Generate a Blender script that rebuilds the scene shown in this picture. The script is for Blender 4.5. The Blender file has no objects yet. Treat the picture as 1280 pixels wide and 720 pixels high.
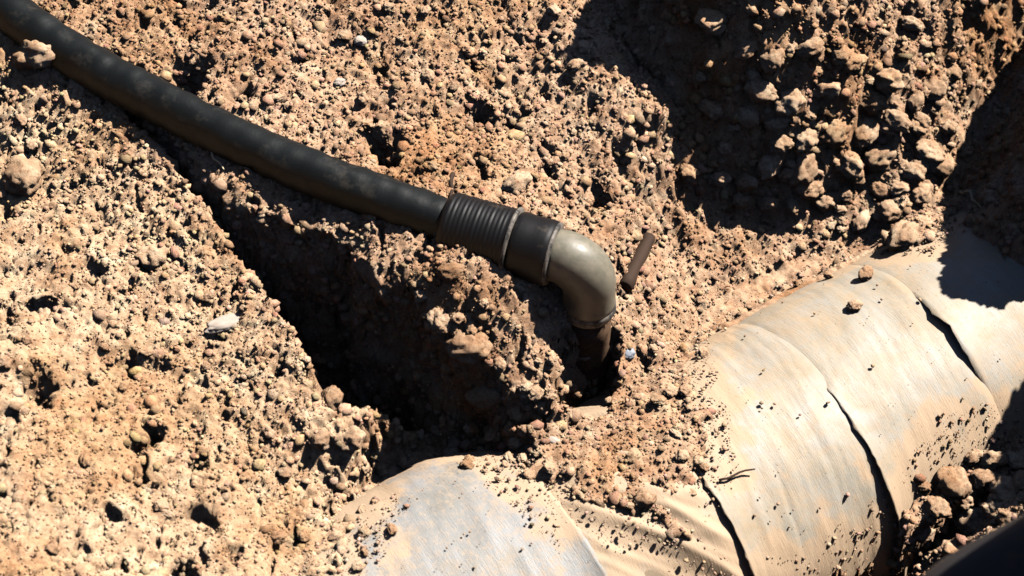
import bpy, bmesh, math, random
import numpy as np
from mathutils import Vector, Matrix, noise as mnoise

S = bpy.context.scene
COL = S.collection
random.seed(7)
RNG = np.random.default_rng(11)

# ------------------------------------------------------------------ camera, sky, sun, exposure
PITCH = math.radians(50); DIST = 2.6; TAN = math.tan(math.radians(14.5))
FWD = np.array([0, math.cos(PITCH), -math.sin(PITCH)])
UPV = np.array([0, math.sin(PITCH), math.cos(PITCH)])
CAM = -DIST * FWD
cam = bpy.data.cameras.new('camera')
cam.sensor_width = 36; cam.lens = 18 / TAN
cam.clip_start = 0.05; cam.clip_end = 200
cam.dof.use_dof = True; cam.dof.focus_distance = 2.58; cam.dof.aperture_fstop = 5.0
camo = bpy.data.objects.new('camera', cam); COL.objects.link(camo)
camo.location = CAM; camo.rotation_euler = (math.pi / 2 - PITCH, 0, 0)
S.camera = camo

SUN_EL = math.radians(50); SUN_AZ = math.radians(55)      # azimuth from +Y towards +X
SUN = np.array([math.cos(SUN_EL) * math.sin(SUN_AZ), math.cos(SUN_EL) * math.cos(SUN_AZ), math.sin(SUN_EL)])
w = bpy.data.worlds.new('World'); S.world = w; w.use_nodes = True
nt = w.node_tree; bg = nt.nodes['Background']
sky = nt.nodes.new('ShaderNodeTexSky'); sky.sky_type = 'NISHITA'; sky.sun_disc = False
sky.altitude = 1500; sky.air_density = 0.5; sky.dust_density = 0.3
sky.sun_elevation = SUN_EL; sky.sun_rotation = SUN_AZ
nt.links.new(sky.outputs[0], bg.inputs[0]); bg.inputs[1].default_value = 0.05
sl = bpy.data.lights.new('sun', 'SUN'); sl.energy = 5.0; sl.angle = math.radians(0.5); sl.color = (1.0, 0.945, 0.875)
so = bpy.data.objects.new('sun', sl); COL.objects.link(so)
so.rotation_euler = Vector((-SUN[0], -SUN[1], -SUN[2])).to_track_quat('-Z', 'Y').to_euler()
S.view_settings.view_transform = 'Standard'; S.view_settings.look = 'None'
S.view_settings.exposure = 1.27; S.view_settings.gamma = 1.0
S.view_settings.use_curve_mapping = False

S.cycles.diffuse_bounces = 0

# ------------------------------------------------------------------ helpers
def ray(px, py):
    return FWD + (px - 640) / 640 * TAN * np.array([1., 0, 0]) + (360 - py) / 640 * TAN * UPV
def at(px, py, z):
    d = ray(px, py); return CAM + d * (z - CAM[2]) / d[2]
def sm(a, b, x):
    t = np.clip((x - a) / (b - a), 0, 1); return t * t * (3 - 2 * t)
def _h(ix, iy, seed):
    h = (ix.astype(np.int64) * 374761393 + iy.astype(np.int64) * 668265263 + seed * 1274126177) & 0xffffffff
    h = ((h ^ (h >> 13)) * 1274126177) & 0xffffffff
    h = ((h ^ (h >> 16)) * 2246822519) & 0xffffffff
    return ((h ^ (h >> 15)) & 0xffffff) / float(0xffffff)
def gnoise(x, y, seed=0):
    ix = np.floor(x); iy = np.floor(y); fx = x - ix; fy = y - iy
    u = fx * fx * fx * (fx * (fx * 6 - 15) + 10); v = fy * fy * fy * (fy * (fy * 6 - 15) + 10)
    def g(dx, dy):
        a = _h(ix + dx, iy + dy, seed) * 6.2831853
        return np.cos(a) * (fx - dx) + np.sin(a) * (fy - dy)
    a = g(0, 0) * (1 - u) + g(1, 0) * u; b = g(0, 1) * (1 - u) + g(1, 1) * u
    return (a * (1 - v) + b * v) * 1.5
def fbm(x, y, wl, octs, seed, gain=0.5):
    out = 0; a = 1.0
    for i in range(octs):
        out = out + a * gnoise(x / wl + 17.3 * i, y / wl - 9.1 * i, seed + i); a *= gain; wl *= 0.5
    return out
def domes(x, y, cell, seed, rmin, rmax, prob):
    """height of rounded crumbs lying one per cell (in metres), zero between them"""
    cx = np.floor(x / cell); cy = np.floor(y / cell); out = np.zeros_like(x)
    for dx in (-1, 0, 1):
        for dy in (-1, 0, 1):
            a = cx + dx; b = cy + dy
            r = (rmin + (rmax - rmin) * _h(a, b, seed) ** 2) * cell
            px = (a + _h(a, b, seed + 1)) * cell; py = (b + _h(a, b, seed + 2)) * cell
            th = _h(a, b, seed + 4) * 3.1416; c, s = np.cos(th), np.sin(th)
            ux = (x - px) * c + (y - py) * s; uy = -(x - px) * s + (y - py) * c
            d2 = ux * ux + (uy * 1.45) ** 2
            hgt = np.sqrt(np.maximum(r * r - d2, 0)) * (_h(a, b, seed + 3) < prob)
            out = np.maximum(out, hgt)
    return out
def poly_sd(x, y, P):
    """signed distance to a polygon, positive inside"""
    d = np.full(x.shape, 1e9); ins = np.zeros(x.shape, bool); n = len(P)
    for i in range(n):
        ax, ay = P[i][:2]; bx, by = P[(i + 1) % n][:2]
        ex, ey = bx - ax, by - ay
        t = np.clip(((x - ax) * ex + (y - ay) * ey) / (ex * ex + ey * ey + 1e-12), 0, 1)
        d = np.minimum(d, np.hypot(x - ax - t * ex, y - ay - t * ey))
        c = ((ay > y) != (by > y)) & (x < (bx - ax) * (y - ay) / (by - ay + 1e-12) + ax)
        ins ^= c
    return np.where(ins, d, -d)

def mesh_np(name, V, F, smooth=True):
    """F: (n,3) or (n,4) int array"""
    me = bpy.data.meshes.new(name); V = np.asarray(V, np.float32); F = np.asarray(F, np.int32)
    k = F.shape[1]
    me.vertices.add(len(V)); me.vertices.foreach_set('co', V.ravel())
    me.loops.add(F.size); me.loops.foreach_set('vertex_index', F.ravel())
    me.polygons.add(len(F)); me.polygons.foreach_set('loop_start', np.arange(0, F.size, k, dtype=np.int32))
    me.polygons.foreach_set('loop_total', np.full(len(F), k, np.int32))
    me.update(calc_edges=True)
    if smooth: me.polygons.foreach_set('use_smooth', np.ones(len(F), bool))
    return me
def link(name, me, mat=None, parent=None, **props):
    o = bpy.data.objects.new(name, me); COL.objects.link(o)
    if mat is not None and not me.materials: me.materials.append(mat)
    if parent is not None: o.parent = parent
    for k, v in props.items(): o[k] = v
    return o
def empty(name, loc, label, cat, group=None):
    o = bpy.data.objects.new(name, None); COL.objects.link(o); o.location = loc; o.empty_display_size = 0.05
    o['label'] = label; o['category'] = cat
    if group: o['group'] = group
    return o
def part(name, me, mat, root):
    o = link(name, me, mat, root); o.matrix_parent_inverse = Matrix.Translation(root.location).inverted()
    return o
def sub(name, me, mat, prt):
    o = link(name, me, mat, prt); return o

def sweep(name, pts, radii, seg=40, cap=True, jitter=0.0, seed=0, squash=None):
    """tube through points with a radius each; parallel-transport frames"""
    pts = [Vector(p) for p in pts]; n = len(pts); rings = []
    T = [(pts[min(i + 1, n - 1)] - pts[max(i - 1, 0)]).normalized() for i in range(n)]
    for i in range(n):
        if T[i].length < 0.5: T[i] = T[i - 1]
    up = Vector((0, 0, 1)); u = (up - T[0] * up.dot(T[0]))
    if u.length < 1e-3: u = Vector((1, 0, 0))
    u.normalize(); V = []; F = []
    for i in range(n):
        u = (u - T[i] * u.dot(T[i])).normalized(); v = T[i].cross(u)
        for k in range(seg):
            a = 2 * math.pi * k / seg; r = radii[i]
            p = pts[i] + (u * math.cos(a) + v * math.sin(a)) * r
            if jitter: p += (u * math.cos(a) + v * math.sin(a)) * jitter * mnoise.noise(p * 40 + Vector((seed, 0, 0)))
            V.append(p)
    for i in range(n - 1):
        for k in range(seg):
            a = i * seg + k; b = i * seg + (k + 1) % seg
            F.append((a, a + seg, b + seg, b))
    if cap:
        for base, i in ((0, 0), ((n - 1) * seg, n - 1)):
            c = len(V); V.append(pts[i])
            for k in range(seg):
                a = base + k; b = base + (k + 1) % seg
                F.append((c, a, b, b) if base == 0 else (c, b, a, a))
    me = bpy.data.meshes.new(name)
    me.from_pydata([tuple(p) for p in V], [], [f if f[2] != f[3] else f[:3] for f in F])
    for p in me.polygons: p.use_smooth = True
    bm = bmesh.new(); bm.from_mesh(me); bmesh.ops.recalc_face_normals(bm, faces=bm.faces); bm.to_mesh(me); bm.free()
    return me
def lathe_along(name, p0, p1, prof, seg=56):
    """profile [(t along 0..1, radius)] round the axis p0-p1, closed at both ends"""
    p0 = Vector(p0); p1 = Vector(p1)
    return sweep(name, [p0.lerp(p1, t) + (p1 - p0).normalized() * 1e-5 * i for i, (t, r) in enumerate(prof)], [r for t, r in prof], seg)

# ------------------------------------------------------------------ materials
def new_mat(name):
    m = bpy.data.materials.new(name); m.use_nodes = True; t = m.node_tree
    return m, t, t.nodes['Principled BSDF']
def N(t, kind, **kw):
    n = t.nodes.new(kind)
    for k, v in kw.items(): setattr(n, k, v)
    return n
def tex_noise(t, scale, detail=4, rough=0.6, coord=None, dist=0.0):
    n = N(t, 'ShaderNodeTexNoise'); n.inputs['Scale'].default_value = scale; n.inputs['Detail'].default_value = detail
    n.inputs['Roughness'].default_value = rough; n.inputs['Distortion'].default_value = dist
    if coord is not None: t.links.new(coord, n.inputs['Vector'])
    return n
def ramp(t, src, stops):
    r = N(t, 'ShaderNodeValToRGB'); e = r.color_ramp.elements
    while len(e) > 1: e.remove(e[-1])
    e[0].position, e[0].color = stops[0][0], (*stops[0][1], 1)
    for p, c in stops[1:]:
        x = e.new(p); x.color = (*c, 1)
    t.links.new(src, r.inputs[0]); return r
def mix(t, fac, a, b, mode='MIX'):
    m = N(t, 'ShaderNodeMix', data_type='RGBA', blend_type=mode)
    for sock, v in ((m.inputs[0], fac), (m.inputs[6], a), (m.inputs[7], b)):
        if hasattr(v, 'is_linked'): t.links.new(v, sock)
        elif isinstance(v, (int, float)): sock.default_value = v
        else: sock.default_value = (*v, 1)
    return m.outputs[2]
def bump(t, bsdf, height, strength, dist):
    b = N(t, 'ShaderNodeBump'); b.inputs['Strength'].default_value = strength; b.inputs['Distance'].default_value = dist
    t.links.new(height, b.inputs['Height']); t.links.new(b.outputs[0], bsdf.inputs['Normal'])

def soil_material(name, per_object=False, vcol=False):
    m, t, b = new_mat(name)
    co = N(t, 'ShaderNodeTexCoord').outputs['Object']
    geo = N(t, 'ShaderNodeNewGeometry').outputs['Position']
    co = geo
    big = tex_noise(t, 6, 4, 0.55, co); mid = tex_noise(t, 45, 4, 0.6, co); fine = tex_noise(t, 260, 3, 0.7, co)
    base = ramp(t, mid.outputs[0], [(0.30, (0.33, 0.21, 0.145)), (0.45, (0.415, 0.29, 0.212)), (0.56, (0.445, 0.33, 0.25)), (0.68, (0.48, 0.395, 0.31))])
    tint = ramp(t, big.outputs[0], [(0.36, (0.88, 0.76, 0.62)), (0.48, (1.0, 0.97, 0.92)), (0.62, (1.08, 1.06, 1.0))])
    c = mix(t, 1.0, base.outputs[0], tint.outputs[0], 'MULTIPLY')
    g = ramp(t, fine.outputs[0], [(0.30, (0.52, 0.42, 0.35)), (0.42, (0.93, 0.90, 0.86)), (0.60, (1.08, 1.08, 1.06)), (0.72, (1.28, 1.30, 1.30))])
    c = mix(t, 1.0, c, g.outputs[0], 'MULTIPLY')
    if vcol:
        a = N(t, 'ShaderNodeVertexColor'); a.layer_name = 'tone'
        c = mix(t, 1.0, c, a.outputs[0], 'MULTIPLY')
    if per_object:
        oi = N(t, 'ShaderNodeObjectInfo')
        r = ramp(t, oi.outputs['Random'], [(0.0, (0.80, 0.74, 0.66)), (0.35, (0.98, 0.93, 0.86)), (0.7, (1.08, 1.06, 1.0)), (1.0, (1.2, 1.2, 1.16))])
        c = mix(t, 1.0, c, r.outputs[0], 'MULTIPLY')
    t.links.new(c, b.inputs['Base Color']); b.inputs['Roughness'].default_value = 0.95
    b.inputs['Specular IOR Level'].default_value = 0.15
    h = tex_noise(t, 380, 5, 0.8, co)
    bump(t, b, h.outputs[0], 0.85, 0.003)
    return m
M_SOIL = soil_material('soil', vcol=True)
M_CRUMB = soil_material('crumb_soil', vcol=True)
M_CLOD = soil_material('clod_soil', per_object=True)

def plain(name, col, rough, spec=0.5, dust=None, dust_amt=(0.5, 0.75), scale=40, bumpd=0.0006, dscale=25):
    m, t, b = new_mat(name); co = N(t, 'ShaderNodeNewGeometry').outputs['Position']
    n = tex_noise(t, scale, 5, 0.65, co)
    c = mix(t, n.outputs[0], tuple(x * 0.75 for x in col), tuple(min(1, x * 1.25) for x in col))
    if dust:
        d = tex_noise(t, dscale, 6, 0.7, co)
        f = ramp(t, d.outputs[0], [(dust_amt[0], (0, 0, 0)), (dust_amt[1], (1, 1, 1))])
        c = mix(t, f.outputs[0], c, dust)
        rr = N(t, 'ShaderNodeMapRange'); rr.inputs[3].default_value = rough; rr.inputs[4].default_value = 0.9
        t.links.new(f.outputs[0], rr.inputs[0]); t.links.new(rr.outputs[0], b.inputs['Roughness'])
    else: b.inputs['Roughness'].default_value = rough
    t.links.new(c, b.inputs['Base Color']); b.inputs['Specular IOR Level'].default_value = spec
    k = tex_noise(t, 220, 4, 0.6, co); bump(t, b, k.outputs[0], 0.5, bumpd)
    return m
M_HOSE = plain('black_polyethylene', (0.0045, 0.006, 0.0068), 0.5, 0.15, (0.06, 0.05, 0.04), (0.54, 0.92))
M_FIT = plain('black_fitting_plastic', (0.005, 0.005, 0.006), 0.5, 0.17, (0.13, 0.10, 0.07), (0.58, 0.95), bumpd=0.0003)
M_RING = plain('dusty_pale_ring', (0.15, 0.13, 0.11), 0.55, 0.4, (0.02,0.02,0.02), (0.45,0.6), dscale=60)
M_ELBOW = plain('olive_grey_plastic', (0.135, 0.125, 0.095), 0.42, 0.42, (0.22, 0.18, 0.13), (0.42, 0.90), bumpd=0.0003, dscale=90)
M_RISER = plain('dark_riser_plastic', (0.030, 0.020, 0.014), 0.85, 0.1, (0.15, 0.09, 0.055), (0.34, 0.60), dscale=45)
M_BOOT = plain('black_rubber', (0.02, 0.018, 0.018), 0.55, 0.25, (0.06, 0.045, 0.032), (0.55, 0.9), dscale=14)
M_WOOD = plain('dry_brown_wood', (0.035, 0.02, 0.013), 0.8, 0.2)
M_STRAW_GLINT = plain('straw_and_glint', (0.48, 0.40, 0.26), 0.7, 0.3)
M_WHITE = plain('pale_stone', (0.36, 0.30, 0.25), 0.8, 0.3, scale=120)
M_GREY = plain('grey_stone', (0.23, 0.25, 0.29), 0.7, 0.4, scale=120)

def wrap_material(name, stops, stain_hi):
    m, t, b = new_mat(name); geo = N(t, 'ShaderNodeNewGeometry').outputs['Position']
    # turn the coordinates so that x runs along the pipe, then stretch for streaks round the girth
    mp = N(t, 'ShaderNodeMapping'); mp.vector_type = 'TEXTURE'; mp.inputs['Rotation'].default_value = (0, 0, math.radians(32.55))
    t.links.new(geo, mp.inputs[0])
    ms = N(t, 'ShaderNodeMapping'); ms.inputs['Scale'].default_value = (9, 1.3, 1.3); t.links.new(mp.outputs[0], ms.inputs[0])
    streak = tex_noise(t, 7, 5, 0.65, ms.outputs[0], 0.4)
    patch = tex_noise(t, 9, 6, 0.62, geo, 0.3); speck = tex_noise(t, 170, 3, 0.7, geo); stain = tex_noise(t, 16, 6, 0.7, geo, 0.6)
    base = ramp(t, patch.outputs[0], list(zip((0.33, 0.48, 0.62), stops)))
    s = ramp(t, streak.outputs[0], [(0.34, (0.93, 0.91, 0.88)), (0.50, (0.99, 0.98, 0.97)), (0.66, (1.05, 1.05, 1.05))])
    c = mix(t, 1.0, base.outputs[0], s.outputs[0], 'MULTIPLY')
    # soil smeared over the film, more of it low on the near flank
    sx = N(t, 'ShaderNodeSeparateXYZ'); t.links.new(geo, sx.inputs[0])
    low = N(t, 'ShaderNodeMapRange'); low.inputs[1].default_value = -0.02; low.inputs[2].default_value = -0.17
    low.inputs[3].default_value = 0.0; low.inputs[4].default_value = 0.13; t.links.new(sx.outputs[2], low.inputs[0])
    add = N(t, 'ShaderNodeMath', operation='ADD'); t.links.new(stain.outputs[0], add.inputs[0]); t.links.new(low.outputs[0], add.inputs[1])
    st = ramp(t, add.outputs[0], [(stain_hi - .26, (0, 0, 0)), (stain_hi + .04, (0.75, 0.75, 0.75))])
    da = N(t, 'ShaderNodeVertexColor'); da.layer_name = 'dirt'; gr = tex_noise(t, 130, 4, 0.75, geo)
    mm = N(t, 'ShaderNodeMath', operation='MULTIPLY_ADD'); t.links.new(gr.outputs[0], mm.inputs[0]); mm.inputs[1].default_value = 1.1; t.links.new(da.outputs[0], mm.inputs[2])
    dd = ramp(t, mm.outputs[0], [(0.52, (0, 0, 0)), (1.15 if False else 1.0, (0.92, 0.92, 0.92))])
    c = mix(t, st.outputs[0], c, (0.34, 0.235, 0.13))
    c = mix(t, dd.outputs[0], c, (0.40, 0.285, 0.185))
    sp = ramp(t, speck.outputs[0], [(0.27, (0.32, 0.24, 0.17)), (0.34, (1, 1, 1))])
    c = mix(t, 0.8, c, sp.outputs[0], 'MULTIPLY')
    t.links.new(c, b.inputs['Base Color'])
    r = N(t, 'ShaderNodeMapRange'); r.inputs[3].default_value = 0.52; r.inputs[4].default_value = 0.75
    mx = N(t, 'ShaderNodeMath', operation='MAXIMUM'); t.links.new(st.outputs[0], mx.inputs[0]); t.links.new(dd.outputs[0], mx.inputs[1])
    t.links.new(mx.outputs[0], r.inputs[0]); t.links.new(r.outputs[0], b.inputs['Roughness'])
    b.inputs['Specular IOR Level'].default_value = 0.4
    h1 = tex_noise(t, 60, 5, 0.65, ms.outputs[0]); bump(t, b, h1.outputs[0], 0.45, 0.0016)
    return m
M_WRAP = wrap_material('dusty_plastic_wrap', ((0.265, 0.23, 0.175), (0.30, 0.275, 0.228), (0.32, 0.30, 0.265)), .70)
M_WRAP_GREY = wrap_material('grey_plastic_wrap', ((0.185, 0.175, 0.155), (0.215, 0.215, 0.208), (0.235, 0.24, 0.245)), .78)
M_PIPE = plain('dull_iron', (0.22, 0.165, 0.11), 0.8, 0.3, (0.36, 0.25, 0.15), (0.45, 0.7))

# ------------------------------------------------------------------ where the big pipe lies
R = 0.21
A0 = at(600, 690, 0.0); A1 = at(1100, 420, 0.0)
AX = (A1 - A0) / np.linalg.norm(A1 - A0); NN = np.array([AX[1], -AX[0], 0])
LEND = 0.115
def bulge(s, phi): return 0.028 * np.exp(-((phi - math.radians(-42)) / math.radians(34)) ** 2) * sm(LEND + .02, LEND - .10, s)
def pipe_top(x, y):
    lat = (x - A0[0]) * NN[0] + (y - A0[1]) * NN[1]; s = (x - A0[0]) * AX[0] + (y - A0[1]) * AX[1]
    phi = np.arcsin(np.clip(lat / R, -1, 1))
    return np.where(np.abs(lat) < R, np.sqrt(np.maximum(R * R - lat * lat, 0)) - R + bulge(s, phi), -9.0)
def on_pipe(s, phi, r):
    phi = np.asarray(phi); s = np.asarray(s)
    return (A0[None] + np.outer(s, AX) + np.outer(r * np.sin(phi), NN) + np.outer(r * np.cos(phi) - R, [0, 0, 1]))
def hit_pipe(px, py, r=R):
    """where a sight line meets the pipe"""
    d = ray(px, py); o = CAM - A0 + np.array([0, 0, R])
    dd = d - AX * (d @ AX); oo = o - AX * (o @ AX)
    a = dd @ dd; b = oo @ dd; c = oo @ oo - r * r; q = b * b - a * c
    tt = (-b - math.sqrt(q)) / a if q > 0 else -b / a
    return CAM + d * tt

# ------------------------------------------------------------------ ground: base heights from levelled points, then relief
CP = [  # picture place and height above the top of the pipe
 (0,200,.14),(0,450,.12),(0,720,.10),(200,400,.10),(200,600,.07),(100,250,.14),(130,150,.175),(280,330,.11),(360,450,.085),(380,530,.06),
 (410,620,.0),(385,720,-.005),(300,720,.03),(-200,300,.16),(-200,700,.12),(200,900,.08),(-250,0,.24),(460,550,.02),(520,530,-.01),
 (0,70,.20),(60,85,.195),(150,125,.178),
 (230,190,.165),(300,228,.168),(450,275,.155),(530,320,.148),(590,345,.142),(660,368,.125),(560,390,.108),(688,405,.08),(640,450,.075),(600,410,.098),(775,415,.012),(785,480,-.03),
 (300,130,.19),(450,190,.165),(600,240,.145),(720,290,.11),(795,345,.04),(850,320,.04),
 (200,50,.20),(300,60,.20),(450,100,.17),(600,150,.14),(700,200,.11),(800,260,.08),(300,0,.22),(500,0,.22),(650,0,.20),(500,-150,.27),(200,-150,.28),(700,-150,.26),
 (735,10,.19),(785,100,.15),(830,190,.10),(880,260,.06),
 (810,20,.11),(835,100,.07),(900,150,.05),(880,60,.08),(930,110,.07),
 (970,10,.11),(1050,60,.095),(1150,60,.09),(1000,170,.06),(1100,170,.06),(1170,180,.05),(900,225,.05),(950,280,.035),(1050,270,.03),(1130,290,.01),(1180,110,.075),
 (900,-120,.16),(1050,-120,.18),(1200,-80,.16),
 (1230,150,.03),(1225,250,-.06),(1280,310,-.11),(1340,60,.06),(1440,0,.12),(1480,200,.10),(1420,340,.02),(1520,-150,.22),(1600,300,.18),
 (1180,600,-.14),(1250,590,-.10),(1290,560,-.07),(1140,680,-.19),(1120,730,-.20),
 (1230,680,.0),(1290,720,.2),(1210,790,.30),(1300,775,.36),(1400,740,.40),(1250,840,.40),(1420,640,.36),(1400,890,.42),(1200,940,.42),(1000,840,.0),(820,800,-.12),(600,850,-.02),
]
cw = np.array([at(*c) for c in CP])
far = [(-3,3,.7),(0,3,.75),(3,3,.9),(-3,0,1.7),(-1.75,-.3,1.1),(-1.7,-1.0,1.25),(-1.2,-1.6,1.0),(3,0,.8),(-3,-3,1.9),(0,-2.2,.9),(0,-3,1.7),(3,-3,1.2),(-9,9,.8),(9,9,1.0),(-9,-9,1.8),(9,-9,1.2),(-1.5,.8,.6),(0,1.2,.62),(1.4,.9,.8),(-1.05,-.5,.18),(0,-1.2,.3),(1.3,-.9,.5)]  # outer ground; unseen left and near banks raised to cut skylight in the trench
cw = np.vstack([cw, np.array(far)])
K = np.sqrt(((cw[:, None, :2] - cw[None, :, :2]) ** 2).sum(-1) + 0.0004)
n_ = len(cw); A_ = np.zeros((n_ + 1, n_ + 1)); A_[:n_, :n_] = K - 0.004 * np.eye(n_); A_[n_, :n_] = 1; A_[:n_, n_] = 1
W_ = np.linalg.solve(A_, np.append(cw[:, 2], 0))
def base_z(x, y):
    out = np.full(x.shape, W_[n_])
    for i in range(n_): out += W_[i] * np.sqrt((x - cw[i, 0]) ** 2 + (y - cw[i, 1]) ** 2 + 0.0004)
    return out
def px_poly(pts, z=None):
    return [at(a, b, z) if z is not None else hit_pipe(a, b) for a, b in pts]
DITCH = [at(*p) for p in [(110,100,.16),(200,212,.12),(290,318,.105),(382,440,.08),(388,500,.055),(440,503,.04),(555,512,.0),(612,552,-.05),(690,552,-.07),(760,546,-.06),
         (774,470,-.02),(772,400,.03),(700,395,.085),(696,412,.08),(694,450,.07),(692,500,.05),(640,480,.085),(580,440,.105),(545,395,.122),(528,358,.135),(455,330,.14),(440,300,.148),(360,272,.158),(285,246,.165),(215,175,.17),(150,115,.18)]]
BARE = [px_poly([(850,440),(900,370),(940,345),(1000,322),(1080,312),(1140,306)]) + [A0 + AX*1.05 - NN*0.17, A0 + AX*1.4 - NN*.17, A0 + AX*1.4 + NN*.2] +
        px_poly([(1235,565),(1180,592),(1150,630),(1138,660),(1115,690),(1095,740),(1000,790),(930,790),(880,720),(850,668),(832,640),(845,600),(880,590),(884,550),(862,500)]),
        [hit_pipe(a, b, R + .028) for a, b in [(470,590),(525,558),(600,545)]] + px_poly([(660,565),(692,588),(735,630),(790,640),(840,660),(900,700),(960,790),(700,830),(500,850),(352,790),(405,700),(455,628)])]
PITS = [(475,175,.17,.030,.06),(598,25,.31,.02,.04),(415,635,.0,.022,.035),(50,385,.12,.018,.03),(248,565,.08,.014,.025),(180,545,.09,.014,.025),(250,640,.06,.016,.02),(45,485,.11,.024,.03),(190,330,.11,.018,.02),
        (745,210,.15,.018,.03),(690,165,.19,.014,.025),(230,60,.24,.028,.05),(640,60,.27,.014,.02),(300,110,.2,.02,.03),(225,710,.06,.018,.03),(895,265,.07,.03,.05),(960,310,.02,.02,.03),(1085,55,.25,.018,.03),(1140,40,.27,.02,.03)]

SHADE_MOUNDS = [(at(953,-282,.50), at(985,-300,.50), .50, .02), (at(1690,-215,.42), at(1695,150,.40), .40, .03), (at(1425,70,.29), at(1490,-210,.38), .30, .012)]
def axis(lo, hi, step, far_):
    core = np.arange(lo, hi, step); g = []; d = step; x = core[-1]
    while x < far_: d *= 1.12; x += d; g.append(x)
    h = []; d = step; x = lo
    while x > -far_: d *= 1.12; x -= d; h.append(x)
    return np.array(h[::-1] + list(core) + g)
GX = axis(-0.80, 1.04, 0.0020, 9.0); GY = axis(-0.56, 0.76, 0.0020, 9.0)
X, Y = np.meshgrid(GX, GY); sh = X.shape; X = X.ravel(); Y = Y.ravel()
Z = base_z(X, Y)
near = (np.abs(X) < 1.3) & (np.abs(Y) < 1.3)
xn, yn = X[near], Y[near]; z = Z[near]
wx = xn + 0.010 * gnoise(xn / .03, yn / .03, 51) + 0.004 * gnoise(xn / .009, yn / .009, 53)
wy = yn + 0.010 * gnoise(xn / .03, yn / .03, 52) + 0.004 * gnoise(xn / .009, yn / .009, 54)
ptop = pipe_top(xn, yn)
sd = poly_sd(xn + .5 * (wx - xn), yn + .5 * (wy - yn), DITCH); z -= 0.24 * np.clip((sd + .003) / .036, 0, 1)
for px, py, pz, r, dp in PITS:
    c = at(px, py, pz); z -= dp * (1 - sm(0.35 * r, 1.2 * r, np.hypot(wx - c[0], wy - c[1])))
zmac = z.copy()
# zones: cloddy heap at the upper right and lower right, rough bank, fine spread at the left
hp = [at(1060,150,.16), at(950,60,.12), at(1180,160,.1)]
cl = np.zeros_like(xn)
for c in hp: cl = np.maximum(cl, 1 - sm(0.10, 0.30, np.hypot(xn - c[0], yn - c[1])))
c = at(1230,610,-.1); cl = np.maximum(cl, 1 - sm(0.08, 0.16, np.hypot(xn - c[0], yn - c[1])))
patchy = sm(-0.25, 0.35, fbm(xn, yn, 0.09, 3, 90))
lf = sm(-0.02, -0.20, (xn - at(300,400,.1)[0]) * .8 + (yn - at(300,400,.1)[1]) * .6)     # fine dry spread on the left slope
fine_ = 1 - 0.5 * lf
z += 0.012 * fbm(xn, yn, 0.16, 3, 1) + 0.0055 * fbm(xn, yn, 0.045, 3, 5)
z += 0.0034 * fine_ * fbm(xn, yn, 0.014, 4, 9, 0.62)
z += cl * (0.85 * domes(wx, wy, 0.036, 21, 0.28, 0.60, 0.62) - 0.006 * sm(-.1, .4, gnoise(wx / .028, wy / .028, 26)))
z -= cl * 0.014 * sm(.05, .42, gnoise(wx / .036, wy / .036, 28))
z += 0.60 * domes(wx, wy, 0.023, 31, 0.16, 0.60, 0.30) * (0.35 + 0.65 * np.maximum(patchy, cl)) * (1 - .7 * lf)
z += 0.65 * (1 - .6 * lf) * (0.3 + 0.7 * sm(-.3, .3, gnoise(xn / .07, yn / .07, 99))) * domes(wx, wy, 0.0105, 41, 0.2, 0.62, 0.50)
crk = np.abs(gnoise(wx / .05, wy / .05, 61)); z -= 0.006 * (1 - sm(0.0, 0.06, crk)) * patchy
hole = gnoise(wx / .016, wy / .016, 66); z -= 0.010 * sm(0.36, 0.66, hole)
hole = gnoise(wx / .030, wy / .030, 67); z -= 0.016 * sm(0.46, 0.76, hole)
exp_ = np.maximum(poly_sd(wx, wy, BARE[0]), poly_sd(wx, wy, BARE[1]))
lat_ = (xn - A0[0]) * NN[0] + (yn - A0[1]) * NN[1]
s_ = (xn - A0[0]) * AX[0] + (yn - A0[1]) * AX[1]
latc = np.clip(lat_, -.85 * R, .85 * R)
ptc = pipe_top(xn + (latc - lat_) * NN[0], yn + (latc - lat_) * NN[1])
cap = ptc + 0.010 + (1.6 - .95 * sm(.36, .46, s_) + 3.4 * sm(-.12, -.04, s_) * sm(.32, .27, s_)) * np.maximum(0, -exp_) + 0.9 * np.maximum(0, -exp_ - .10) + 2.5 * np.maximum(0, -exp_ - .17) + 0.006 * fbm(xn, yn, 0.03, 3, 95)
z = np.where(exp_ > -0.26, np.minimum(z, np.where(lat_ < R * 1.1, cap, 9)), z)
dust = 0.004 + 0.006 * (gnoise(xn / .02, yn / .02, 71) + 1)
cover = np.maximum(z, ptc + dust + 0.5 * domes(wx, wy, 0.012, 45, .2, .6, .6))
cover = np.where((sd > 0.0) | (np.abs(lat_) > R), z, cover)
clear = np.minimum(z, np.where(lat_ < 0, ptc, ptop) - 0.03)
lefty = sm(.09, .05, xn)
edge_n = (0.020 + .012 * lefty) * fbm(xn, yn, .045, 4, 210) + .006 + .012 * lefty
m = sm(-0.010, 0.008, exp_ - edge_n) * sm(-.80 * R, -.66 * R, lat_)
z = np.where((ptop > -1) | (exp_ > -.03), cover * (1 - m) + clear * m, z)
mound_z = []
for P1, P2, top, flat in SHADE_MOUNDS:      # unseen mounds added outside the view to cast shade into it
    ex, ey = P2[0] - P1[0], P2[1] - P1[1]; t = np.clip(((wx - P1[0]) * ex + (wy - P1[1]) * ey) / (ex * ex + ey * ey), 0, 1)
    d = np.hypot(wx - P1[0] - t * ex, wy - P1[1] - t * ey)
    mound_z.append(top - 2.3 * np.maximum(0, d - flat))
    z = np.maximum(z, top - 2.3 * np.maximum(0, d - flat) + 0.02 * gnoise(xn / .07, yn / .07, 83))
Z[near] = z
ZG = Z.reshape(sh)
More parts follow.
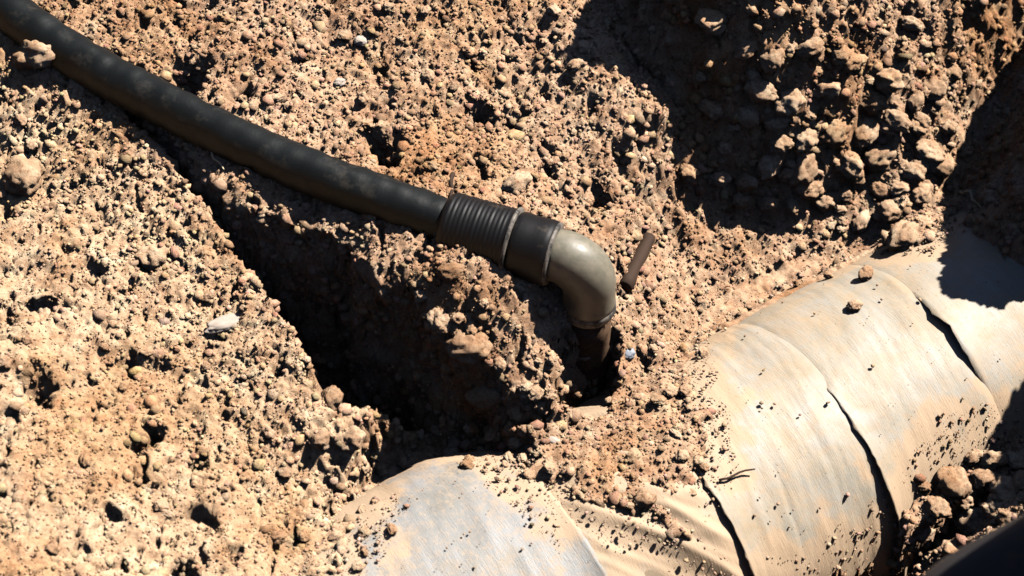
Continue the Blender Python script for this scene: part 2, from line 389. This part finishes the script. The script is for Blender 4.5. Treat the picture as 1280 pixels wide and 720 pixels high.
ny, nx = sh
XD = X.copy(); YD = Y.copy()
for mk in mound_z: zmac = np.maximum(zmac, mk)
ZM = Z.copy(); ZM[near] = zmac; gy_, gx_ = np.gradient(ZM.reshape(sh), GY, GX); slope = np.clip(np.hypot(gx_, gy_).ravel()[near] - .9, 0, 2) / 2
def wob(seed, wl):      # three-way noise so that steep faces are rough too
    return gnoise(xn / wl + 5, z / wl, seed) + gnoise(yn / wl, z / wl + 9, seed + 1)
XD[near] += slope * (0.006 * wob(301, .035) + 0.004 * wob(311, .014)); YD[near] += slope * (0.006 * wob(321, .035) + 0.004 * wob(331, .014))
ii = np.arange(nx * ny).reshape(sh)
F = np.stack([ii[:-1, :-1], ii[:-1, 1:], ii[1:, 1:], ii[1:, :-1]], -1).reshape(-1, 4)
ground_mesh = mesh_np('ground', np.stack([XD, YD, Z], -1), F)
tone = np.ones((len(X), 4), np.float32)
dry = np.zeros(len(X)); dry[near] = sm(.06, -.12, (xn - at(330,330,.1)[0]) * .75 + (yn - at(330,330,.1)[1]) * .66 + .05 * fbm(xn, yn, .12, 3, 120))
wet = np.zeros(len(X)); wet[near] = sm(-.1, .5, fbm(xn, yn, .20, 4, 130))
for k_, (a_, b_, c_) in enumerate(((1.02, 1.17, .92), (.94, 1.15, .86), (.87, 1.06, .77))): tone[:, k_] = (a_ + (b_ - a_) * dry) * (1 - wet * (1 - c_) * (1 - .6 * dry))
ca_ = ground_mesh.color_attributes.new('tone', 'FLOAT_COLOR', 'POINT'); ca_.data.foreach_set('color', tone.ravel())
def tone_at(x, y):
    i = np.clip(np.searchsorted(GX, x), 0, len(GX) - 1); j = np.clip(np.searchsorted(GY, y), 0, len(GY) - 1)
    return tone.reshape(len(GY), len(GX), 4)[j, i, :3]
ground = link('ground', ground_mesh, M_SOIL, kind='structure')

def gz(x, y):
    x = np.asarray(x, float); y = np.asarray(y, float)
    i = np.clip(np.searchsorted(GX, x) - 1, 0, nx - 2); j = np.clip(np.searchsorted(GY, y) - 1, 0, ny - 2)
    u = (x - GX[i]) / (GX[i + 1] - GX[i]); v = (y - GY[j]) / (GY[j + 1] - GY[j])
    return (ZG[j, i] * (1 - u) + ZG[j, i + 1] * u) * (1 - v) + (ZG[j + 1, i] * (1 - u) + ZG[j + 1, i + 1] * u) * v
def top_z(x, y): return np.maximum(gz(x, y), pipe_top(x, y) + 0.006)
def meet(px, py):
    """where the sight line through a place first meets ground or pipe"""
    d = ray(px, py); ts = np.linspace(1.7, 3.3, 1600); P = CAM + ts[:, None] * d
    k = np.argmax(P[:, 2] <= top_z(P[:, 0], P[:, 1])); return P[k]

# ------------------------------------------------------------------ the big pipe and its plastic wrap
main = empty('water_main', tuple(A0 + AX * 0.4 - np.array([0, 0, 2 * R])), 'large pale pipe wrapped in dusty plastic film, half dug out of the trench', 'pipe')
def dirt_attr(me, V, add=0.0):
    V = np.asarray(V); e = np.maximum(poly_sd(V[:, 0], V[:, 1], BARE[0]), poly_sd(V[:, 0], V[:, 1], BARE[1]))
    d = 1 - sm(0.0, np.where(V[:, 0] < .06, .105, .075), e + .05 * fbm(V[:, 0], V[:, 1], .05, 4, 200)) + add
    ca = me.color_attributes.new('dirt', 'FLOAT_COLOR', 'POINT'); ca.data.foreach_set('color', np.repeat(d[:, None], 4, 1).astype(np.float32).ravel())
def sleeve(name, s0, s1, phi0, phi1, off, ns, nphi, wrinkle=1.0, seed=0, thick=0.0015, mat=None):
    s = np.linspace(s0, s1, ns); p = np.linspace(phi0, phi1, nphi)
    SS, PP = np.meshgrid(s, p, indexing='ij'); SS = SS.ravel(); PP = PP.ravel()
    a = PP * R
    r = R + off(SS, PP)
    r += wrinkle * (0.0016 * fbm(SS, a, 0.10, 3, 3) + 0.0013 * np.abs(fbm(SS * 3.2 + a * .5, a * .5, 0.12, 4, 10)))
    jag = 0.0035 * fbm(PP * 4, PP * 0, 0.5, 4, seed + 13) + 0.0018 * gnoise(PP * 60, PP * 0 + seed, 5)
    SS2 = SS + np.where(np.abs(SS - s0) < 1e-6, jag, 0) + np.where(np.abs(SS - s1) < 1e-6, jag, 0)
    V = on_pipe(SS2, PP, r); i = np.arange(ns * nphi).reshape(ns, nphi)
    F = np.stack([i[:-1, :-1], i[1:, :-1], i[1:, 1:], i[:-1, 1:]], -1).reshape(-1, 4)
    me = mesh_np(name, V, F); dirt_attr(me, V); o = part(name, me, mat or M_WRAP, main)
    md = o.modifiers.new('thickness', 'SOLIDIFY'); md.thickness = thick; md.offset = -1
    return o
rd = math.radians
s = np.linspace(-1.6, 2.4, 40); p = np.linspace(0, 2 * math.pi, 65)
SS, PP = np.meshgrid(s, p, indexing='ij'); i = np.arange(40 * 65).reshape(40, 65)
part('pipe_body', mesh_np('pipe_body', on_pipe(SS.ravel(), PP.ravel(), R - 0.006 + 0 * PP.ravel()), np.stack([i[:-1, :-1], i[1:, :-1], i[1:, 1:], i[:-1, 1:]], -1).reshape(-1, 4)), M_PIPE, main)
SEAM1, SEAM2, SEND = 0.497, 0.685, 0.285
sleeve('plastic_wrap', SEAM2, 2.3, -2.2, 2.6, lambda s, p: 0.0008 - 0.005 * np.exp(-(s - SEAM2) / .014) * np.clip(np.abs(p - rd(13)) / rd(14) - .6, 0, 1) + 0.011 * np.exp(-(s - SEAM2) / .02) * np.exp(-((p - rd(12)) / rd(16)) ** 2), 170, 120, 1, 3)
sleeve('plastic_wrap', SEAM1, SEAM2 + .03, -2.2, 2.6, lambda s, p: 0.0003 - 0.0045 * np.exp(-(s - SEAM1) / .014) * sm(rd(11), rd(3), p) - .0045 * sm(SEAM2 - .005, SEAM2 + .025, s) + 0.012 * np.exp(-(s - SEAM1) / .02) * sm(rd(5), rd(62), p), 90, 160, 1, 5)
sleeve('plastic_wrap', SEND, SEAM1 + .035, -2.2, 2.6, lambda s, p: 0.0 + 0.008 * np.exp(-(s - SEND) / .03) * sm(rd(-10), rd(40), p) - 0.0045 * sm(SEAM1 - .01, SEAM1 + .025, s), 130, 160, 1.2, 9)
sleeve('plastic_wrap', -1.4, LEND, -2.2, 2.6, lambda s, p: 0.001 + 0.010 * np.exp(-(LEND - s) / .02) * sm(rd(-20), rd(30), p) + bulge(s, p), 320, 140, 1.4, 15, mat=M_WRAP_GREY)
# loose gathered film between the two bare lengths: diagonal gathers, tucked under both neighbours
ns_, np_ = 110, 220
a_ = np.linspace(LEND - .035, SEND + .03, ns_); p_ = np.linspace(-1.6, 2.3, np_)
SS, PP = np.meshgrid(a_, p_, indexing='ij'); SS = SS.ravel(); PP = PP.ravel(); arc = PP * R
wd = SS * .75 - arc * .66; ld = SS * .66 + arc * .75
inside = sm(LEND - .02, LEND + .03, SS) * sm(SEND + .02, SEND - .03, SS)
rr_ = R - 0.004 + inside * (0.013 * (1 - np.abs(gnoise(wd / .062, ld / .35, 401))) ** 2 + 0.0022 * (1 - np.abs(gnoise(wd / .018, ld / .16, 403))) ** 2 + 0.010 * gnoise(wd / .09, ld / .14, 405) - .004)
fm = mesh_np('wrap_fold', on_pipe(SS, PP, rr_), np.stack([(q := np.arange(ns_ * np_).reshape(ns_, np_))[:-1, :-1], q[1:, :-1], q[1:, 1:], q[:-1, 1:]], -1).reshape(-1, 4))
dirt_attr(fm, on_pipe(SS, PP, rr_), .28)
fold = part('wrap_fold', fm, M_WRAP, main)
fold['label'] = 'crumpled brownish gathered fold of the film'
md = fold.modifiers.new('thickness', 'SOLIDIFY'); md.thickness = 0.0012; md.offset = -1

# ------------------------------------------------------------------ the black service hose with coupling, elbow and riser
HP = [(-420,-210,.34),(-200,-105,.31),(-60,-32,.24),(55,46,.213),(130,92,.200),(200,128,.193),(300,178,.184),(400,220,.174),(500,256,.162),(560,278,.155)]
pts = [Vector(at(*p)) for p in HP]
c0 = Vector(at(556, 280, .150)); c3 = Vector(at(692, 318, .145)); cd = (c3 - c0).normalized(); L = (c3 - c0).length
pts[-1] = c0 + cd * 0.02
def catmull(P, n=14):
    out = []
    for i in range(len(P) - 1):
        a = P[max(i - 1, 0)]; b = P[i]; c = P[i + 1]; d = P[min(i + 2, len(P) - 1)]
        for k in range(n):
            t = k / n
            out.append(0.5 * ((2 * b) + (-a + c) * t + (2 * a - 5 * b + 4 * c - d) * t * t + (-a + 3 * b - 3 * c + d) * t ** 3))
    out.append(P[-1]); return out
root = empty('service_hose', tuple(c0 - Vector((0, 0, .06))), 'black plastic hose with ribbed coupling and grey elbow crossing the dark ditch', 'hose')
hp_ = catmull(pts)
part('hose', sweep('hose', hp_, [0.0290 + 0.0005 * math.sin(i * 1.7) for i in range(len(hp_))], 44, True, 0.0022), M_HOSE, root)
def cp(t): return c0 + cd * (L * t)
prof = [(0, .030), (.0, .037), (.02, .0405)]
for k in range(13):
    a = .04 + k * .041; q_ = .0003 * math.sin(k * 2.3)
    prof += [(a, .0420), (a + .012, .0428 + q_), (a + .024 + q_ * 10, .0428 + q_), (a + .036, .0420)]
prof += [(.585, .0434), (.60, .0438), (.615, .043), (.615, .03)]
cb = part('coupling_body', lathe_along('coupling_body', c0, c3, prof), M_FIT, root)
sub('ring', lathe_along('ring', c0, c3, [(.605, .034), (.605, .0448), (.612, .0456), (.628, .0456), (.636, .0445), (.636, .034)]), M_RING, cb).matrix_parent_inverse = Matrix.Identity(4)
nut = part('coupling_nut', lathe_along('coupling_nut', c0, c3, [(.64, .03), (.64, .0395), (.66, .0412), (.70, .0422), (.78, .0410), (.86, .0414), (.93, .0420), (.97, .0410), (.985, .039), (.985, .03)]), M_FIT, root)
sub('lip', lathe_along('lip', c0, c3, [(.975, .034), (.975, .0395), (.985, .0405), (1.0, .040), (1.01, .038), (1.01, .032)]), M_RING, nut)
# elbow: level run, quarter bend, short drop
er = 0.0335; br = 0.040
dh = Vector((cd.x, cd.y, 0)).normalized(); e0 = cp(.98)
EP = [e0, e0 + dh * .008]
b0 = e0 + dh * .010
for k in range(1, 15):
    a = math.pi / 2 * k / 14
    EP.append(b0 + dh * br * math.sin(a) + Vector((0, 0, -br * (1 - math.cos(a)))))
bend_end = EP[-1]
EP += [bend_end + Vector((0, 0, -z_)) for z_ in (.012, .026, .034)]
rr = [er * .97, er * .98] + [er * (1 + .05 * math.sin(math.pi * k / 14)) for k in range(1, 15)] + [er, er * 1.02, er * 1.02]
el = part('elbow', sweep('elbow', EP, rr, 48), M_ELBOW, root)
d0 = EP[-1]
sub('rim', lathe_along('rim', d0 + Vector((0, 0, .002)), d0 - Vector((0, 0, .012)), [(0, er * .8), (0, er * 1.03), (.3, er * 1.06), (.7, er * 1.06), (1, er * 1.02), (1, er * .8)]), M_RING, el)
part('riser', sweep('riser', [d0 - Vector((0, 0, z_)) for z_ in (0.0, .05, .1, .16, .22)], [.0300, .0310, .0305, .0315, .032], 40, True, .006), M_RISER, root)
rp = d0

# ------------------------------------------------------------------ the boot at the near corner
def boot():
    toe = Vector(at(1140, 800, .43)); heel = Vector(at(1430, 680, .40)); dr = Vector((heel.x - toe.x, heel.y - toe.y, 0)); dr.normalize()
    sd_ = Vector((-dr.y, dr.x, 0)); gzb = toe.z - .02
    r = empty('boot', (toe.x + dr.x * .15, toe.y + dr.y * .15, gzb - .02), 'dark rubber boot blurred at the lower right corner of the trench edge', 'boot')
    Ln = .30
    def loft(name, secs, seg, mat, parent=None):
        V = []; F = []
        for (p, rt, hh, wv, hv) in secs:
            for k in range(seg):
                a = 2 * math.pi * k / seg; ca, sa = math.cos(a), math.sin(a)
                V.append(p + sd_ * (wv * math.copysign(abs(ca) ** .8, ca)) + rt * (hv * math.copysign(abs(sa) ** .8, sa)))
        for j in range(len(secs) - 1):
            for k in range(seg): F.append((j * seg + k, j * seg + (k + 1) % seg, (j + 1) * seg + (k + 1) % seg, (j + 1) * seg + k))
        F.append(tuple(range(seg))[::-1]); F.append(tuple((len(secs) - 1) * seg + k for k in range(seg)))
        me = bpy.data.meshes.new(name); me.from_pydata([tuple(v) for v in V], [], F)
        for q in me.polygons: q.use_smooth = True
        o = part(name, me, mat, r); ss = o.modifiers.new('smooth', 'SUBSURF'); ss.levels = ss.render_levels = 2
        return o
    U = Vector((0, 0, 1)); B = lambda d, h: toe + dr * d + Vector((0, 0, h - .02))
    secs = [(B(.0, .03), U, 0, .012, .012), (B(.008, .032), U, 0, .032, .028), (B(.035, .037), U, 0, .044, .037), (B(.08, .041), U, 0, .049, .041), (B(.13, .047), U, 0, .046, .047),
            (B(.18, .058), (U * .95 - dr * .1).normalized(), 0, .042, .058), (B(.215, .085), (U * .6 - dr * .8).normalized(), 0, .045, .068), (B(.232, .15), -dr, 0, .046, .062), (B(.235, .25), -dr, 0, .052, .062), (B(.235, .36), -dr, 0, .058, .064)]
    loft('upper', secs, 18, M_BOOT)
    loft('sole', [(B(-.006, -.004), U, 0, .02, .012), (B(.01, -.004), U, 0, .040, .013), (B(.08, -.004), U, 0, .053, .013), (B(.17, -.004), U, 0, .042, .013), (B(.26, -.004), U, 0, .043, .013), (B(.29, -.004), U, 0, .025, .012)], 14, M_BOOT)
    # leg above the boot, cut where nothing more is seen
boot()

# ------------------------------------------------------------------ loose crumbs: nobody could count them
def ico(sub_):
    bm = bmesh.new(); bmesh.ops.create_icosphere(bm, subdivisions=sub_, radius=1.0)
    V = np.array([v.co[:] for v in bm.verts]); F = np.array([[v.index for v in f.verts] for f in bm.faces]); bm.free(); return V, F
def crumbs(name, x, y, size, Vt, Ft, tone, sink=0.25, zf=gz):
    n = len(x); k = len(Vt)
    th = RNG.uniform(0, 2 * math.pi, n); sc = RNG.uniform(.7, 1.3, (n, 3)) * size[:, None]; sc[:, 2] *= .8
    P = Vt[None] * (1 + RNG.uniform(-.28, .28, (n, k, 1))) * sc[:, None, :]
    tx = RNG.normal(0, .5, n); P2 = P.copy()
    P2[..., 1] = P[..., 1] * np.cos(tx)[:, None] - P[..., 2] * np.sin(tx)[:, None]; P2[..., 2] = P[..., 1] * np.sin(tx)[:, None] + P[..., 2] * np.cos(tx)[:, None]
    c, s = np.cos(th)[:, None], np.sin(th)[:, None]
    Q = np.empty_like(P2); Q[..., 0] = P2[..., 0] * c - P2[..., 1] * s; Q[..., 1] = P2[..., 0] * s + P2[..., 1] * c; Q[..., 2] = P2[..., 2]
    Q += np.stack([x, y, zf(x, y) + size * (.5 - sink)], -1)[:, None, :]
    Fm = (Ft[None] + (np.arange(n) * k)[:, None, None]).reshape(-1, 3)
    me = mesh_np(name, Q.reshape(-1, 3), Fm, smooth=False)
    ca = me.color_attributes.new('tone', 'FLOAT_COLOR', 'POINT')
    col = np.ones((n, k, 4), np.float32); col[..., :3] = tone[:, None, :]
    ca.data.foreach_set('color', col.ravel())
    return link(name, me, M_CRUMB, kind='stuff')
def tones(n):
    g = RNG.normal(1.0, .16, n)[:, None]; t = np.array([1, 1, 1]) + RNG.normal(0, .05, (n, 3))
    pale = RNG.random(n) < .05; dark = RNG.random(n) < .06
    o = np.clip(g, .6, 1.4) * t; o[pale] *= 1.35; o[dark] *= .5; return o
V0, F0 = ico(1)
nn = 46000
x = RNG.uniform(-.80, .82, nn); y = RNG.uniform(-.55, .46, nn)
size = 0.0011 + 0.0040 * RNG.random(nn) ** 4
bare = np.maximum(poly_sd(x, y, BARE[0]), poly_sd(x, y, BARE[1]))
leftish = sm(-0.02, -0.20, (x - at(300,400,.1)[0]) * .8 + (y - at(300,400,.1)[1]) * .6); size *= 1 - .35 * leftish
keep = (bare < -.004) & (gnoise(x / .05, y / .05, 77) + RNG.normal(0, .35, nn) > -.25 + .6 * leftish)
x, y, size = x[keep], y[keep], size[keep]
crumbs('soil_crumbs', x, y, size, V0, F0, tones(len(x)) * tone_at(x, y))
V8 = np.array([[1,0,0],[-1,0,0],[0,1,0],[0,-1,0],[0,0,1],[0,0,-1]], float); F8 = np.array([[0,2,4],[2,1,4],[1,3,4],[3,0,4],[2,0,5],[1,2,5],[3,1,5],[0,3,5]])
nn = 42000; x = RNG.uniform(-.78, .80, nn); y = RNG.uniform(-.52, .44, nn)
bare = np.maximum(poly_sd(x, y, BARE[0]), poly_sd(x, y, BARE[1])); k_ = bare < .0; x, y = x[k_], y[k_]
crumbs('soil_grit', x, y, 0.0010 + 0.0019 * RNG.random(len(x)) ** 2, V8, F8, tones(len(x)) * tone_at(x, y))
quads = ZG[:-1, :-1], ZG[1:, :-1], ZG[:-1, 1:], ZG[1:, 1:]
zr = np.maximum.reduce(quads) - np.minimum.reduce(quads)
jj, ii_ = np.nonzero((zr > .0042) & (GX[None, :-1] > -.8) & (GX[None, :-1] < .98) & (GY[:-1, None] > -.5) & (GY[:-1, None] < .7))
pr = zr[jj, ii_]; pick = RNG.choice(len(jj), 15000, p=pr / pr.sum()); jj, ii_ = jj[pick], ii_[pick]
u_, v_ = RNG.random(len(jj)), RNG.random(len(jj))
def lerp4(G): return (G[jj, ii_] * (1 - u_) + G[jj, ii_ + 1] * u_) * (1 - v_) + (G[jj + 1, ii_] * (1 - u_) + G[jj + 1, ii_ + 1] * u_) * v_
x, y, zc = lerp4(XD.reshape(sh)), lerp4(YD.reshape(sh)), lerp4(ZG)
size = 0.0022 + 0.0075 * RNG.random(len(x)) ** 2.5
crumbs('face_crumbs', x, y, size, V0, F0, tones(len(x)) * tone_at(x, y), sink=.6, zf=lambda a, b: zc)
nn = 34000; x = RNG.uniform(-.4, .75, nn); y = RNG.uniform(-.55, .2, nn)
bare = np.maximum(poly_sd(x, y, BARE[0]), poly_sd(x, y, BARE[1])); pt = pipe_top(x, y)
keep = (bare > -.01) & (pt > -.14) & (RNG.random(nn) < np.where(bare < np.where(x < .06, .075, .038) + .02 * gnoise(x / .05, y / .05, 79), .75, .012) + .022 * (gnoise(x / .06, y / .06, 78) > .35))
x, y = x[keep], y[keep]
crumbs('crumbs_on_wrap', x, y, 0.0007 + 0.0026 * RNG.random(len(x)) ** 4, V0, F0, tones(len(x)), zf=top_z)

# ------------------------------------------------------------------ clods and stones one by one
def clod_mesh(k, lump=.34, sub_=4, mat=None):
    V, F = ico(sub_); V = V.copy(); rs = random.Random(k); ofs = Vector((rs.uniform(0, 99), rs.uniform(0, 99), rs.uniform(0, 99)))
    sx = (rs.uniform(.85, 1.25), rs.uniform(.7, 1.0), rs.uniform(.6, .85))
    for i in range(len(V)):
        p = Vector(V[i]); f = 1 + lump * mnoise.fractal(p * 1.3 + ofs, .9, 2.1, 5) - .16 * abs(mnoise.noise(p * 3.1 + ofs))
        V[i] = [p.x * f * sx[0], p.y * f * sx[1], p.z * f * sx[2]]
    return mesh_np('soil_clod', V, F, True)
TEMPL = [clod_mesh(k) for k in range(14)]
for me in TEMPL: me.materials.append(M_CLOD)
PALE = [clod_mesh(100 + k, .2) for k in range(3)]
for me in PALE: me.materials.append(M_WHITE)
GREYS = [clod_mesh(110, .18)]; GREYS[0].materials.append(M_GREY)
PXM = 2 * DIST * TAN / 1280
SHAPE = {}
for me in TEMPL:
    c_ = np.array([v.co[:] for v in me.vertices]); e_ = np.ptp(c_, axis=0)
    SHAPE[me.name] = 'long' if max(e_[0], e_[1]) > 1.42 * min(e_[0], e_[1]) else 'flattish' if e_[2] < .72 * e_[0] else 'squat' if e_[2] < .8 * e_[0] else 'rounded' if e_[2] > .95 * min(e_[0], e_[1]) else 'lumpy'
MARKS = [('the grey elbow', 740, 350), ('the ribbed coupling', 640, 300), ('the hose middle', 400, 215), ('the hose top', 100, 70), ('the whitish stone', 285, 396), ('the blue grey pebble', 785, 440),
         ('the far left edge', 0, 300), ('the lower left corner', 0, 720), ('the ditch end', 400, 500), ('the riser foot', 720, 530), ('the ledge corner', 560, 400), ('the pipe top', 1000, 322),
         ('the largest pale clod', 1128, 290), ('the right pit', 1230, 220), ('the top right corner', 1280, 0), ('the heap top', 1050, 0), ('the dark hollow', 820, 110), ('the hollow crest', 780, 100),
         ('the bank top', 500, 0), ('the small white stone', 424, 101), ('the bank notch', 475, 175), ('the boot', 1250, 690), ('the seam foot', 1120, 690), ('the wrap end', 880, 560), ('the bank clod', 645, 228)]
USED = {}
def describe(px, py, size, me):
    nm, mx, my = min(MARKS, key=lambda k: (k[1] - px) ** 2 + (k[2] - py) ** 2)
    dx, dy = px - mx, py - my; d = math.hypot(dx, dy)
    way = ('above' if dy < 0 else 'below') if abs(dy) > 2.2 * abs(dx) else ('left of' if dx < 0 else 'right of') if abs(dx) > 2.2 * abs(dy) else ('upper ' if dy < 0 else 'lower ') + ('left of' if dx < 0 else 'right of')
    far_ = 'close' if d < 32 else 'a little way' if d < 75 else 'some way'
    big = 'tiny' if size < 12 else 'small' if size < 18 else 'middling' if size < 26 else 'large' if size < 36 else 'very large'
    return f'{big} {SHAPE.get(me.name, "rounded")} soil clod {far_} {way} {nm}'
def put(px, py, size_px, label, group=None, pool=TEMPL, cat='clod', name='soil_clod', sink=.30, stretch=None, rz=None):
    P = meet(px, py + size_px * .2); r = size_px * PXM * .5
    o = bpy.data.objects.new(name, random.choice(pool)); COL.objects.link(o)
    o.location = (P[0], P[1], float(top_z(P[0], P[1])) + r * (.6 - sink)); o.scale = stretch and tuple(r * k for k in stretch) or (r * 1.05, r * 1.05, r)
    o.rotation_euler = (random.uniform(-.4, .4), random.uniform(-.4, .4), random.uniform(0, 6.28) if rz is None else rz)
    o['label'] = describe(px, py, size_px, o.data) if group else label; o['category'] = cat
    if group: o['group'] = group; LAID.setdefault(o['label'], []).append((py, px, o))
    return o
LAID = {}
named = [
 (285,396,42,'flat whitish stone lying on the bright soil at the left of the ditch',PALE,'stone','stone'),
 (690,546,24,'pale pinkish stone at the foot of the dark ditch below the elbow',PALE,'stone','stone'),
 (424,101,15,'small white stone on the upper bank above the hose',PALE,'stone','stone'),
 (452,49,18,'greyish white stone near the top of the upper bank',PALE,'stone','stone'),
 (785,440,20,'blue grey pebble on the soil right of the elbow',GREYS,'stone','stone'),
 (470,250,10,'tiny white pebble beside the lower edge of the black hose',PALE,'stone','stone'),
 (565,338,26,'pale lump of soil touching the underside of the ribbed coupling',TEMPL,'clod','soil_clod'),
 (1128,290,52,'largest pale clod just above the top edge of the big pipe',TEMPL,'clod','soil_clod'),
 (645,228,34,'tan clod on the bank straight above the coupling',TEMPL,'clod','soil_clod'),
 (415,497,28,'brownish clod on the left lip of the ditch end',TEMPL,'clod','soil_clod'),
 (400,546,26,'very pale clod below the brownish clod at the ditch end',TEMPL,'clod','soil_clod'),
 (440,545,34,'rounded clod at the upper edge of the left bare wrap',TEMPL,'clod','soil_clod'),
 (608,492,46,'flat sunlit clod sticking out inside the dark ditch',TEMPL,'clod','soil_clod'),
 (585,430,44,'broken clod on the ledge corner below the coupling',TEMPL,'clod','soil_clod'),
 (550,398,30,'pale clod at the tip of the ledge over the ditch',TEMPL,'clod','soil_clod'),
 (195,318,46,'half buried brown clod in the middle of the bright left slope',TEMPL,'clod','soil_clod'),
 (58,392,34,'clod beside a dark pit near the left edge of the slope',TEMPL,'clod','soil_clod'),
 (30,215,52,'large pale clod high on the left slope below the hose',TEMPL,'clod','soil_clod'),
 (50,62,60,'rounded ochre clod tucked under the hose at the upper left corner',TEMPL,'clod','soil_clod'),
 (805,622,26,'whitish clod lying on the gathered fold of film',TEMPL,'clod','soil_clod'),
 (490,660,15,'lone small clod in the middle of the left grey wrap',TEMPL,'clod','soil_clod'),
 (1213,650,44,'largest clod of the lower right heap in front of the boot',TEMPL,'clod','soil_clod'),
]
for px, py, sz, lab, pool, cat, nm in named:
    flat = (1.2, .6, .45) if nm == 'stone' and sz > 20 else None
    o = put(px, py, sz, lab, None, pool, cat, nm, sink=.55 if nm == 'stone' else .3)
    if flat: o.scale = tuple(sz * PXM * .5 * k for k in flat); o.rotation_euler = (.1, .1, .5 if px < 600 else -.6)
G1 = 'clods heaped on the upper right bank'; L1 = 'pale rounded soil clod among the many on the upper right heap'
for px, py, sz in [(1095,195,32),(1140,215,28),(1100,238,20),(1060,205,34),(1000,210,38),(960,205,32),(975,180,24),(1005,175,26),(1040,165,30),(1080,160,34),(1160,190,30),(1175,208,26),(1150,240,24),
                   (890,25,34),(932,60,26),(965,72,24),(940,92,22),(950,112,26),(985,126,34),(905,185,16),(860,215,22),(900,222,18),(1010,236,26),(1075,275,24),(1090,130,30),(1060,75,24),(1120,150,26),(1150,150,22),
                   (1030,110,28),(1010,60,26),(1110,100,30),(1165,110,26),(1190,90,20),(1040,245,20),(990,255,18),(960,255,22),(1110,262,24),(925,250,20),(1185,160,18)]:
    put(px, py, sz * 1.3, L1, G1, sink=.15)
for k in range(72):
    put(random.gauss(1060, 85), random.gauss(160, 85), random.uniform(10, 32), L1, G1)
G2 = 'clods in the lower right heap'; L2 = 'tan soil clod in the small heap between the big pipe and the boot'
for px, py, sz in [(1190,600,42),(1240,572,32),(1260,612,38),(1228,596,28),(1172,632,30),(1268,574,26),(1152,668,28),(1192,684,30),(1275,600,26),(1215,570,22),(1160,650,22),(1240,635,26),(1205,625,24),(1255,645,24)]:
    put(px, py, sz, L2, G2)
for k in range(10): put(random.uniform(1150, 1280), random.uniform(570, 660), random.uniform(9, 20), L2, G2)
G3 = 'clods on the bank above the hose'; L3 = 'small tan clod scattered over the bank above the black hose'
k = 0
while k < 34:
    px, py = random.uniform(200, 850), random.uniform(0, 300)
    if py > 0.36 * px + 20 or px > 730 + py * .5: continue
    put(px, py, random.uniform(8, 20), L3, G3); k += 1
G4 = 'clods on the bright left slope'; L4 = 'small pale clod scattered over the bright slope left of the ditch'
k = 0
while k < 30:
    px, py = random.uniform(0, 400), random.uniform(120, 720)
    if py < 1.25 * px + 10: continue
    put(px, py, random.uniform(8, 20), L4, G4, sink=.4); k += 1
G5 = 'clods round the elbow'; L5 = 'small crumbly clod on the soil cover between elbow and big pipe'
for k in range(22): put(random.uniform(760, 880), random.uniform(400, 640), random.uniform(8, 18), L5, G5, sink=.4)
G7 = 'clods spilled over the left wrap'
for k in range(26):
    a = random.random(); put(445 + 240 * a + random.gauss(0, 8), 590 - 130 * a * (1 - a) - 10 * a + random.gauss(0, 12), random.uniform(8, 22), '', G7, sink=.35)
for k in range(10): put(random.uniform(395, 470), random.uniform(600, 715), random.uniform(8, 18), '', G7, sink=.4)
G6 = 'clods in the ditch'; L6 = 'small clod lying along the broken edges of the dark ditch'
for k in range(26):
    a = random.random(); put(520 + 170 * a + random.gauss(0, 16), 380 + 110 * a + random.gauss(0, 22), random.uniform(8, 20), L6, G6)

for lab, lst in LAID.items():      # clods that would share a description: tell them apart by height
    if len(lst) in (2, 3, 4):
        lst.sort(key=lambda k: k[0])
        for (_, _, o), wd_ in zip(lst, {2: ('upper', 'lower'), 3: ('upper', 'middle', 'lower'), 4: ('topmost', 'second', 'third', 'lowest')}[len(lst)]): o['label'] = f"{wd_} of the {('two', 'three', 'four')[len(lst) - 2]} " + lab.replace(' soil clod ', ' clods ')

# ------------------------------------------------------------------ twigs and straw, with strips for a highlight and a crack
def twig(p, q, r, label, mat, name='twig', lift=.004):
    a = meet(*p); b = meet(*q); P = []
    for k in range(9):
        t = k / 8; c = a * (1 - t) + b * t; c[2] = max(float(top_z(c[0], c[1])), c[2]) + lift
        c[0] += .0016 * math.sin(7 * t + r * 900); c[1] += .0016 * math.cos(9 * t); P.append(tuple(c))
    o = link(name, sweep(name, P, [r * (1 - .4 * k / 8) for k in range(9)], 10), mat)
    o['label'] = label; o['category'] = 'twig' if name == 'twig' else 'straw'
twig((897,604), (942,588), .0018, 'thin brown strip in place of a crack in the wrap near its left end', M_WOOD)  # added rod standing for a brown crack in the film
twig((566,222), (563,252), .0034, 'dark twig standing just behind the ribbed coupling', M_WOOD)
twig((1196,238), (1226,262), .0026, 'pale straw at the right end of the clod heap beside the dark pit', M_STRAW_GLINT, 'straw')
twig((262,190), (279,214), .0018, 'thin pale strip in place of a highlight beside the underside of the hose', M_STRAW_GLINT, 'straw')  # added pale strip imitating a streak of light on the hose

a = Vector(meet(786, 352)) + Vector((0, 0, .004)); b = Vector(meet(808, 312)) + Vector((0, 0, .014)); b2 = b + (b - a).normalized() * .012
o = link('stub', sweep('stub', [a - (b - a) * .2, a, a.lerp(b, .3), a.lerp(b, .65), b, b + (b2 - b) * .1, b2], [.009, .0095, .0085, .0092, .0086, .0090, .0078], 16, True, .003), M_WOOD)
o['label'] = 'short dark brown stub sticking out of the soil just right of the elbow'; o['category'] = 'stub'
